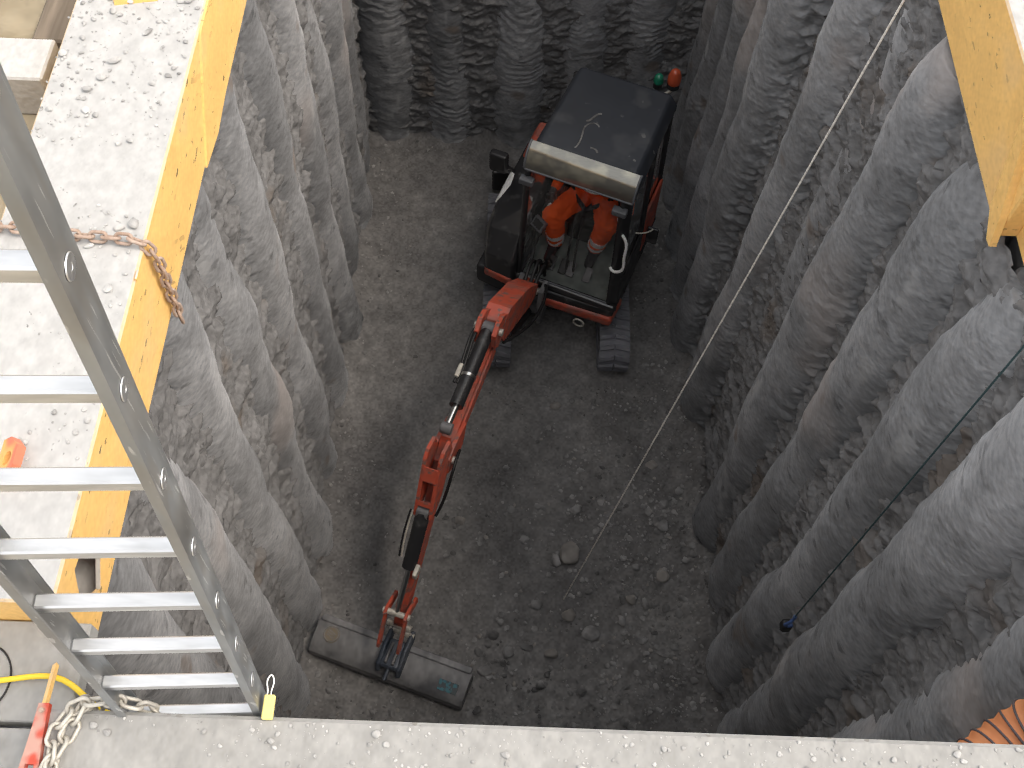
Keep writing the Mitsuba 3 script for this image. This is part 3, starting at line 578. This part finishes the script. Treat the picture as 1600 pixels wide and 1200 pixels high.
# cab inside
se = H('seat', rbox((.00, -.02, 1.02), (.46, .40, 1.16), .05), 'dark_interior', cb); H('seat_back', rbox((.02, .34, 1.10), (.44, .46, 1.75), .05), 'dark_interior', se); H('seat_base', rbox((.05, .02, .78), (.40, .38, 1.03), .03), 'dark_interior', se)
for x0, x1, nm in ((-.17, -.06, 'console'), (.56, .68, 'console')):
    cn = H(nm, hull([(x0 + .03, -.10, 1.20), (x1 - .03, -.10, 1.20), (x0 + .03, .40, 1.20), (x1 - .03, .40, 1.20), (x0 + .03, .0, .85), (x1 - .03, .35, .85)], .03), 'dark_interior', cb)
    xm = (x0 + x1) / 2; js = H('joystick', rod((xm, -.06, 1.21), (xm, -.08, 1.34), .010), 'dark_rubber', cn); H('joystick_grip', hull([(xm, -.08, 1.34), (xm, -.09, 1.42)], .022), 'dark_rubber', cn)
mo = H('monitor', moved(rbox((-.07, -.02, -.055), (.07, .02, .055), .01), np.array(T().translate([-.11, -.30, 1.26]).rotate([0, 0, 1], -30).rotate([1, 0, 0], -40).matrix)), 'grey_plastic', cb)
H('monitor_screen', moved(box((-.05, -.0225, -.035), (.05, -.0205, .035)), np.array(T().translate([-.11, -.30, 1.26]).rotate([0, 0, 1], -30).rotate([1, 0, 0], -40).matrix)), 'dark_rubber', mo, False)
H('monitor_arm', rod((-.13, -.40, .80), (-.11, -.29, 1.22), .016), 'dark_interior', mo)
for x in (.17, .235): lv = H('travel_lever', tube(spline([(x + .03, -.36, .79), (x + .02, -.32, .95), (x, -.20, 1.16), (x - .01, -.12, 1.23)], 20), .010, 8), 'dark_rubber', cb, True); H('lever_grip', hull([(x - .01, -.13, 1.22), (x - .012, -.09, 1.265)], .02), 'dark_rubber', lv)
for x in (.05, .165, .24, .40): H('pedal', moved(rbox((-.035, -.07, -.008), (.035, .07, .008), .007), np.array(T().translate([x, -.34, .83]).rotate([1, 0, 0], 25).matrix)), 'worn_steel' if x in (.24, .40) else 'dark_rubber', cb)
H('pump_knob', hull([(.02, -.36, .80), (.03, -.36, .86)], [.045, .03]), 'dark_rubber', cb)
# beacons at the rear of the roof
bm = H('beacon_bracket', tube(spline([(.56, .54, 2.26), (.60, .60, 2.29), (.64, .63, 2.33), (.64, .63, 2.38)], 16), .014, 8), 'galvanised', cb, True)
H('amber_beacon', hull([(.64, .63, 2.42), (.64, .63, 2.45), (.64, .63, 2.495)], [.056, .056, .044], 20), 'beacon_amber', bm); H('beacon_base', rod((.64, .63, 2.355), (.64, .63, 2.40), .052, seg=20), 'dark_rubber', bm)
H('green_beacon', hull([(.52, .60, 2.40), (.52, .60, 2.43)], [.042, .038], 20), 'beacon_green', bm); H('beacon_base', rod((.52, .60, 2.335), (.52, .60, 2.385), .038, seg=20), 'dark_rubber', bm)
# boom side plane: s forward from the foot, z up, side positive to the picture's right
BF = unit(np.array([-.304, -.9527, 0])); BS = np.array([-BF[1], BF[0], 0]); BS = BS if BS[0] > 0 else -BS
BM = pose((.17, 5.40, 0), BS, BF, (0, 0, 1))
def B(name, mesh, mt, parent=ex, smooth=30): return put(name, mesh, mt, parent, BM, smooth)
sw = B('swing_bracket', join(plate([(-.16, .42), (.06, .42), (.10, .70), (.06, .92), (-.10, .90)], -.13, -.09), plate([(-.16, .42), (.06, .42), (.10, .70), (.06, .92), (-.10, .90)], .09, .13), plate([(-.20, .45), (-.02, .45), (-.02, .66), (-.20, .66)], -.09, .09)), 'worn_steel', smooth=False)
B('pin', rod((-.15, .0, .84), (.15, .0, .84), .03), 'galvanised', sw)
bo = B('boom', plate([(-.07, .80), (.03, .76), (.62, 1.17), (1.02, 1.49), (2.02, 1.40), (2.14, 1.43), (2.16, 1.53), (2.06, 1.58), (1.18, 1.67), (1.02, 1.76), (.86, 1.76), (.40, 1.40), (-.06, .92)], -.050, .050), 'red_paint', smooth=False)
B('front_box', plate([(.12, 1.02), (.30, 1.05), (1.0, 1.52), (1.06, 1.70), (1.0, 1.775), (.85, 1.775), (.38, 1.415), (.10, 1.10)], -.092, .092), 'red_paint', bo, False)
for x0 in (-.088, .054): B('ear', plate([(.84, 1.70), (1.12, 1.62), (1.20, 1.72), (1.19, 1.86), (1.10, 1.91), (1.00, 1.88)], x0, x0 + .036), 'red_paint', bo, False)
for x0 in (-.078, .052): B('tip_ear', plate([(1.88, 1.38), (2.12, 1.38), (2.20, 1.46), (2.16, 1.60), (2.02, 1.62), (1.80, 1.56)], x0, x0 + .03), 'red_paint', bo, False)
B('reinforcing_plate', plate([(1.1, 1.50), (1.95, 1.43), (1.95, 1.53), (1.15, 1.62)], -.064, .064), 'red_paint', bo, False)
for s, z in ((1.10, 1.80), (2.10, 1.50)): B('pin', rod((-.115, s, z), (.115, s, z), .03), 'galvanised', bo)
# boom cylinder under the boom
bc = B('boom_cylinder', rod((0, .10, .62), (0, .62, .98), .05), 'black_paint'); B('cylinder_rod', rod((0, .6, .965), (0, .95, 1.36), .026), 'chrome', bc)
# arm cylinder on top of the boom
a0, a1 = np.array([0, 1.10, 1.80]), np.array([0, 1.99, 1.76]); d_ = unit(a1 - a0)
ac = B('arm_cylinder', rod(a0 + d_ * .03, a0 + d_ * .70, .054, seg=20), 'black_paint')
B('cylinder_ring', rod(a0 + d_ * .43, a0 + d_ * .455, .060, seg=20), 'chrome', ac); B('cylinder_eye', rod((-.045, 1.10, 1.80), (.045, 1.10, 1.80), .058), 'worn_steel', ac)
B('cylinder_rod', rod(a0 + d_ * .69, a1, .025), 'chrome', ac); B('rod_eye', rod((-.04, a1[1], a1[2]), (.04, a1[1], a1[2]), .045), 'worn_steel', ac)
for sd in (-.06, -.085): B('hydraulic_hose', tube(spline([(sd, 1.08, 1.76), (sd - .01, 1.2, 1.84), (sd, 1.45, 1.80), (sd, 1.62, 1.78)], 24), .012, 8), 'dark_rubber', ac, True)
B('valve_fitting', rbox((-.10, 1.46, 1.78), (-.065, 1.58, 1.81), .008), 'galvanised', ac)
# arm: pivot (2.10, 1.50) to tip (3.02, .52)
piv, tip = np.array([2.10, 1.50]), np.array([3.13, .46]); ad = unit(tip - piv); an = np.array([-ad[1], ad[0]]); an = an if an[1] > 0 else -an
def ap(l, h): return tuple(piv + ad * l + an * h)
AL = np.linalg.norm(tip - piv)
prof_arm = [ap(-.18, .06), ap(-.05, .05), ap(.36, .05), ap(.44, .12), ap(AL - .05, .055), ap(AL + .03, 0), ap(AL - .05, -.055), ap(.35, -.10), ap(0, -.10), ap(-.10, -.04)]
ar = B('arm', plate(prof_arm, -.040, .040), 'red_paint', smooth=False)
for x0 in (-.070, .046): B('ear', plate([ap(-.20, .18), ap(-.14, .30), ap(-.06, .31), ap(.44, .18), ap(.46, .12), ap(.30, .02), ap(-.08, .02)], x0, x0 + .026), 'red_paint', ar, False)
B('top_plate', plate([ap(.00, .285), ap(.12, .256), ap(.12, .272), ap(.00, .301)], -.056, .056), 'red_paint', ar, False); B('top_plate', plate([ap(.30, .21), ap(.34, .20), ap(.34, .215), ap(.30, .225)], -.052, .052), 'red_paint', ar, False)
# bucket cylinder on the arm, links, hitch, bucket
c0, c1 = np.array([0, *ap(.40, .17)]), np.array([0, *ap(AL - .20, .20)]); d2 = unit(c1 - c0)
bcy = B('bucket_cylinder', rod(c0, c0 + d2 * .46, .055, seg=18), 'black_paint'); B('cylinder_rod', rod(c0 + d2 * .43, c1, .022), 'chrome', bcy); B('cylinder_eye', rod((-.045, c0[1], c0[2]), (.045, c0[1], c0[2]), .05), 'worn_steel', bcy)
for q in (-.075, -.092): B('steel_pipe', tube(spline([(q, *(c0[1:] + d2[1:] * .02 + [0, .03])), (q - .01, *(c0[1:] + d2[1:] * .16 + [0, .02])), (q, *(c0[1:] + d2[1:] * .40 + [0, .01]))], 16), .007, 6), 'galvanised' if q > -.08 else 'dark_rubber', bcy, True)
B('valve_fitting', rbox((.05, c0[1] + .30, c0[2] - .35), (.085, c0[1] + .40, c0[2] - .27), .01), 'galvanised', bcy)
hp = np.array([AL + .12, .16])
for x0 in (-.095, .070):
    B('tipping_link', plate([ap(AL - .30, .03), ap(AL - .24, -.02), ap(AL - .17, .20), ap(AL - .20, .25), ap(AL - .25, .22)], x0, x0 + .024), 'red_paint', ar, False)
    B('bucket_link', plate([ap(AL - .24, .22), ap(AL - .18, .18), ap(AL + .10, .14), ap(AL + .13, .19), ap(AL + .08, .21)], x0, x0 + .022), 'red_paint', ar, False)
B('pin', rod((-.11, *ap(AL - .21, .205)), (.11, *ap(AL - .21, .205)), .024), 'galvanised', ar); B('pin', rod((-.10, *ap(AL, 0)), (.10, *ap(AL, 0)), .026), 'galvanised', ar)
# hoses at the boom foot
for k, (sd, hh) in enumerate(((-.03, .0), (.02, .03), (.06, -.02))):
    B('hydraulic_hose', tube(spline([(sd, -.22, .75), (sd, -.20, .98 + hh), (sd * 1.2, -.06, 1.12 + hh), (sd, .12, 1.06), (sd * .8, .30, 1.02)], 24), .016, 8), 'dark_rubber', bo, True)
B('hydraulic_hose', tube(spline([(.12, -.05, .90), (.17, .15, .95), (.16, .45, 1.05), (.13, .75, 1.28), (.09, 1.0, 1.50)], 30), .014, 8), 'dark_rubber', bo, True)
B('hydraulic_hose', tube(spline([(.10, 2.0, 1.48), (.12, 2.15, 1.55), (.11, 2.3, 1.38), (.07, 2.45, 1.20)], 20), .012, 8), 'dark_rubber', ar, True)
# bucket frame: bx along the edge to the picture's right, by towards the camera
bu0, bu1 = np.array([-1.472, 2.420, 0]), np.array([-.236, 2.018, 0]); bx = unit(bu1 - bu0); by = np.array([bx[1], -bx[0], 0]); BW = 1.29
KM = pose((bu0 + bu1) / 2, bx, by, (0, 0, 1))
def K(name, mesh, mt, parent, smooth=30): return put(name, mesh, mt, parent, KM, smooth)
# profile of the shell, y towards the camera: top lip at the back, curved back, cutting edge on the ground
t = np.linspace(0, 1, 12)
pr = np.array([(-.13, .200), (-.105, .218), (.0, .205), (.10, .178), (.145, .140), (.152, .04), (.12, .008), (.0, .005), (-.12, .004)])
shell = Polygon(np.vstack([pr, [(-.12, .018), (.0, .02), (.11, .026), (.134, .05), (.128, .130), (.092, .160), (.0, .186), (-.10, .198), (-.122, .184)]]))
bk = K('bucket', plate(shell, -BW / 2, BW / 2), 'worn_steel', ex, 40)
side = Polygon(pr)
for x0 in (-BW / 2 - .012, BW / 2): K('side_plate', plate(side, x0, x0 + .012), 'worn_steel', bk, False)
K('lip_bar', rbox((-BW / 2, -.155, .195), (BW / 2, -.10, .235), .008), 'worn_steel', bk)
disc = rod((0, 0, 0), (0, 0, .006), .062, seg=28)
def on_back(x, y, z, ny, nz_): n = unit((0, ny, nz_)); return pose((x, y, z), (1, 0, 0), np.cross(n, (1, 0, 0)), n)
dk1 = on_back(-.52, -.02, .2080, .124, .99)
K('round_plate', moved(join(rod((0, 0, -.01), (0, 0, .004), .066, seg=28)), dk1), 'tan_print', bk)
rp_ = put('rim', tube(np.array([(.058 * math.cos(t_), .058 * math.sin(t_), .005) for t_ in np.linspace(0, 2 * np.pi, 26, endpoint=False)]), .005, 6, True), 'worn_steel', bk, KM @ dk1, True)
for k, q in enumerate((-.02, .0, .02)): put('mark', moved(rod((-.035, q - .012, .004), (.035, q + .012, .004), .004, seg=6), np.eye(4)), 'worn_steel', bk, KM @ dk1, False)
dk2 = on_back(.51, .045, .1935, .26, .965)
put('print_panel', moved(cbox((-.08, -.042, -.004), (.08, .042, .004), .001), np.eye(4)), 'teal_print', bk, KM @ dk2, False)
# quick hitch on the bucket
KM = KM @ pose((-.095, -.01, -.075), (1, 0, 0), (0, 1, 0), (0, 0, 1))
qh = K('quick_hitch', join(hull([(.03, -.22, .36), (.03, -.06, .38), (.03, .08, .33), (.03, .11, .27), (.03, -.2, .30)], .022), hull([(.20, -.22, .36), (.20, -.06, .38), (.20, .08, .33), (.20, .11, .27), (.20, -.2, .30)], .022),
      rbox((.03, -.14, .29), (.20, .10, .36), .03)), 'blue_steel', ex)
K('hitch_rib', rbox((.075, -.10, .355), (.095, .07, .40), .006), 'worn_steel', qh); K('hitch_rib', rbox((.135, -.10, .355), (.155, .07, .40), .006), 'worn_steel', qh)
K('safety_pin', rod((.115, .09, .31), (.115, .185, .29), .016), 'blue_steel', qh)
K('hitch_pin', rod((.01, -.20, .36), (.22, -.20, .36), .024), 'galvanised', qh)

# ------------------------------------------------------------------ operator
pe = thing('person', 'person in orange work clothes with reflective bands sitting inside the excavator cab', 'person')
def body(segs, edge=.022, it=12, fold=0.0):
    ms = [hull([a_, b_], [ra, rb_], 20) for a_, ra, b_, rb_ in segs]
    m = m3.Manifold.batch_boolean(ms, m3.OpType.Add).refine_to_length(edge); v, f = vf(m)
    tmm = trimesh.Trimesh(v, f, process=True); trimesh.smoothing.filter_taubin(tmm, iterations=it)
    tmm.vertices = np.array(tmm.vertices) + np.array(tmm.vertex_normals) * (fold * nz(np.array(tmm.vertices) * [1, 1, 1.8], 11, 3, 4))[:, None]
    return np.array(tmm.vertices), np.array(tmm.faces)
hipL, hipR = (.13, .24, 1.24), (.30, .24, 1.24); knL, knR = (-.015, -.19, 1.30), (.445, -.10, 1.30); anL, anR = (.0, -.13, .90), (.365, -.05, .90)
pel, che, nek, hea = (.215, .26, 1.27), (.215, .27, 1.62), (.215, .24, 1.80), (.215, .20, 1.95)
shL, shR, elL, elR, haL, haR = (.03, .24, 1.70), (.40, .24, 1.70), (-.08, .14, 1.46), (.55, .14, 1.46), (-.10, -.02, 1.38), (.60, -.04, 1.38)
put('trousers', body([(hipL, .115, knL, .098), (hipR, .115, knR, .098), (knL, .096, anL, .075), (knR, .096, anR, .075), (pel, .13, (.215, .27, 1.42), .13)], .014, 14, .05), 'orange_cloth', pe, HM, True)
put('jacket', body([((.215, .26, 1.36), .145, che, .145), (che, .14, nek, .06), (shL, .07, che, .12), (shR, .07, che, .12), (shL, .07, elL, .055), (shR, .07, elR, .055), (elL, .055, (-.095, .05, 1.40), .045), (elR, .055, (.59, .03, 1.40), .045)]), 'orange_cloth', pe, HM, True)
hd_ = body([(hea, .085, (.215, .17, 1.90), .07), (nek, .055, hea, .06), ((.215, .09, 1.925), .014, (.215, .11, 1.955), .010), ((.13, .20, 1.93), .016, (.13, .21, 1.96), .018), ((.30, .20, 1.93), .016, (.30, .21, 1.96), .018)], .012, 6)
put('head', hd_, 'skin', pe, HM, True)
put('helmet', hull([(.215, .21, 1.99), (.215, .17, 1.985)], [.11, .11], 24), 'white_paint', pe, HM, True)
for x in (.185, .245): put('eye', ball((x, .118, 1.945), .012), 'dark_cloth', pe, HM, True)
def hand(w, s, fwd):
    w = np.array(w); seg = [(w + (0, .07, .02), .028, w, .034), (w, .034, w + (0, -.04, .0), .032)]
    for k, dx in enumerate((-.027, -.009, .009, .027)):
        a_ = w + (dx, -.045, .0); b_ = a_ + (0, -.035, -.022); c_ = b_ + (0, .004, -.03 - .004 * (k in (1, 2))); seg += [(a_, .0095, b_, .009), (b_, .009, c_, .008)]
    th = w + (s * .034, -.01, -.005); seg += [(th, .012, th + (s * .016, -.035, -.015), .010), (th + (s * .016, -.035, -.015), .010, th + (s * .008, -.06, -.03), .008)]
    return body(seg, .008, 5)
put('hand', hand(haL, 1, None), 'glove', pe, HM, True); put('hand', hand(haR, -1, None), 'glove', pe, HM, True)
def band(a_, b_, f0, f1, r0, r1, r=None):
    a_, b_ = np.array(a_), np.array(b_); return rod(a_ + (b_ - a_) * f0, a_ + (b_ - a_) * f1, r0, r1, 20)
for k_, a_ in ((knL, anL), (knR, anR)):
    put('reflective_band', band(k_, a_, .62, .78, .086, .083), 'reflective', pe, HM); put('reflective_band', band(k_, a_, .88, 1.0, .081, .080), 'reflective', pe, HM)
    put('boot', body([((a_[0], a_[1], .84), .058, (a_[0], a_[1] - .03, .84), .055), ((a_[0], a_[1] - .03, .83), .05, (a_[0], a_[1] - .17, .82), .042)], .02, 6), 'dark_cloth', pe, HM, True)
put('thigh_patch', hull([(-.075, -.08, 1.335), (-.09, -.12, 1.30)], .022), 'reflective', pe, HM); put('thigh_patch', hull([(.52, -.02, 1.31), (.52, -.05, 1.28)], .02), 'reflective', pe, HM)
hem = np.array([(.215 + .155 * math.cos(q), .26 + .155 * math.sin(q), 1.40) for q in np.linspace(math.pi * 1.08, math.pi * 1.92, 24)])
put('jacket_hem_band', tube(hem, .014, 8), 'reflective', pe, HM, True)
put('lap_strap', tube(spline([(.03, .16, 1.36), (.10, .05, 1.345), (.19, -.02, 1.33), (.22, -.03, 1.30)], 20), .02, 8), 'dark_cloth', pe, HM, True); put('lap_strap', tube(spline([(.40, .16, 1.36), (.33, .05, 1.345), (.25, -.02, 1.33), (.22, -.03, 1.30)], 20), .02, 8), 'dark_cloth', pe, HM, True)

# ------------------------------------------------------------------ stones on the floor
def stone(x, y, s, label, mt='stone', group=None, seed=1, flat=.6):
    r = np.random.default_rng(seed); v, f = rock(np.array([s * r.uniform(.85, 1.25), s * r.uniform(.75, 1.1), s * flat]), seed, 2)
    a = r.uniform(0, 6.28); v = v @ np.array([[math.cos(a), math.sin(a), 0], [-math.sin(a), math.cos(a), 0], [0, 0, 1]])
    z = float(floor_h(np.array([x]), np.array([y]))[0]); v += [x, y, z + s * flat * .18]
    return tag(put('stone', (v, f), mt, smooth=28), label, 'stone', group)
stone(.59, 3.24, .20, 'large pale rounded stone on the floor beside the lower end of the rope', 'pale_stone', seed=41, flat=.85)
SP = [(.44, 2.37, .13, 'pale_stone', 'pale long stone lying on the floor to the right of the bucket'), (.58, 2.70, .12, 'pale_stone', 'white broken stone on the floor at the lower end of the rope'),
      (1.38, 3.07, .12, 'pale_stone', 'white stone on the pit floor near the right wall'), (.45, 4.68, .10, 'pale_stone', 'lone pale angular stone on smooth floor in front of the right track'),
      (1.32, 4.10, .10, 'pale_stone', 'pale flat stone on the floor close beside the rope'), (1.11, 2.85, .12, 'pale_stone', 'pale pointed stone right of the rope end on the floor'),
      (.77, 2.55, .14, 'stone', 'grey curved stone on the floor below the rope end'), (.64, 3.65, .12, 'stone', 'grey round stone on the floor just above the large pale stone'),
      (-.37, 3.51, .10, 'pale_stone', 'pale stone on the floor just right of the red arm')]
for k, (x, y, s, m_, l_) in enumerate(SP): stone(x, y, s, l_, m_, seed=60 + k)
for k, (x, y) in enumerate([(.07, 3.64), (1.4, 3.51), (1.02, 2.66), (1.18, 2.51), (.31, 2.78), (.09, 2.36), (.69, 2.06), (-.10, 2.22), (-.06, 2.51), (1.42, 3.72), (.86, 3.73), (.47, 3.18), (.2, 3.36)]):
    stone(x, y, .075 + .05 * ((k * 37) % 10) / 10, 'grey stone bedded in the rubble on the right half of the pit floor', 'stone', 'stones in the rubble', seed=90 + k)
kk = 0
while kk < 60:
    x = rng.uniform(-.2, 1.66); y = rng.uniform(1.3, 4.2)
    if rng.random() > np.clip((x + .4) * .5 + (2.6 - y) * .45, .05, 1): continue
    stone(x, y, rng.uniform(.04, .085), 'grey stone bedded in the rubble on the right half of the pit floor', 'stone', 'stones in the rubble', seed=200 + kk); kk += 1
# gravel: uncountable small pieces
N = 15000
gx, gy = rng.uniform(XL + .05, XR - .05, N), rng.uniform(1.0, YF - .1, N)
edge = np.exp(-np.minimum(gx - XL, XR - gx) / .22)
dens = np.clip(.06 + .95 / (1 + np.exp(-((gx - .05) * 2.4 + (3.5 - gy) * 1.3))) + .5 * edge, 0, 1) * np.clip(.35 + 1.6 * (meshkit.fbm(np.column_stack([gx * 2.2, gy * 2.2, gx * 0]), 3, 2) - .3), .05, 1)
ok = (rng.random(N) < dens) & ~((np.abs(gx - .45) < .75) & (np.abs(gy - 6.0) < 1.1))
gx, gy = gx[ok], gy[ok]; gs = np.clip(.019 * np.exp(rng.normal(size=len(gx)) * .55), .007, .06)
crumbs('gravel', 'dark loose gravel and clods covering the pit floor', np.column_stack([gx, gy, floor_h(gx, gy) + gs * .15]), gs, 'stone', 7)
pick = rng.random(len(gx)) < .13
crumbs('gravel', 'pale gravel chips scattered over the dark pit floor', np.column_stack([gx[pick] + .04, gy[pick] + .03, floor_h(gx[pick] + .04, gy[pick] + .03) + .004]), gs[pick] * .7, 'pale_stone', 9)
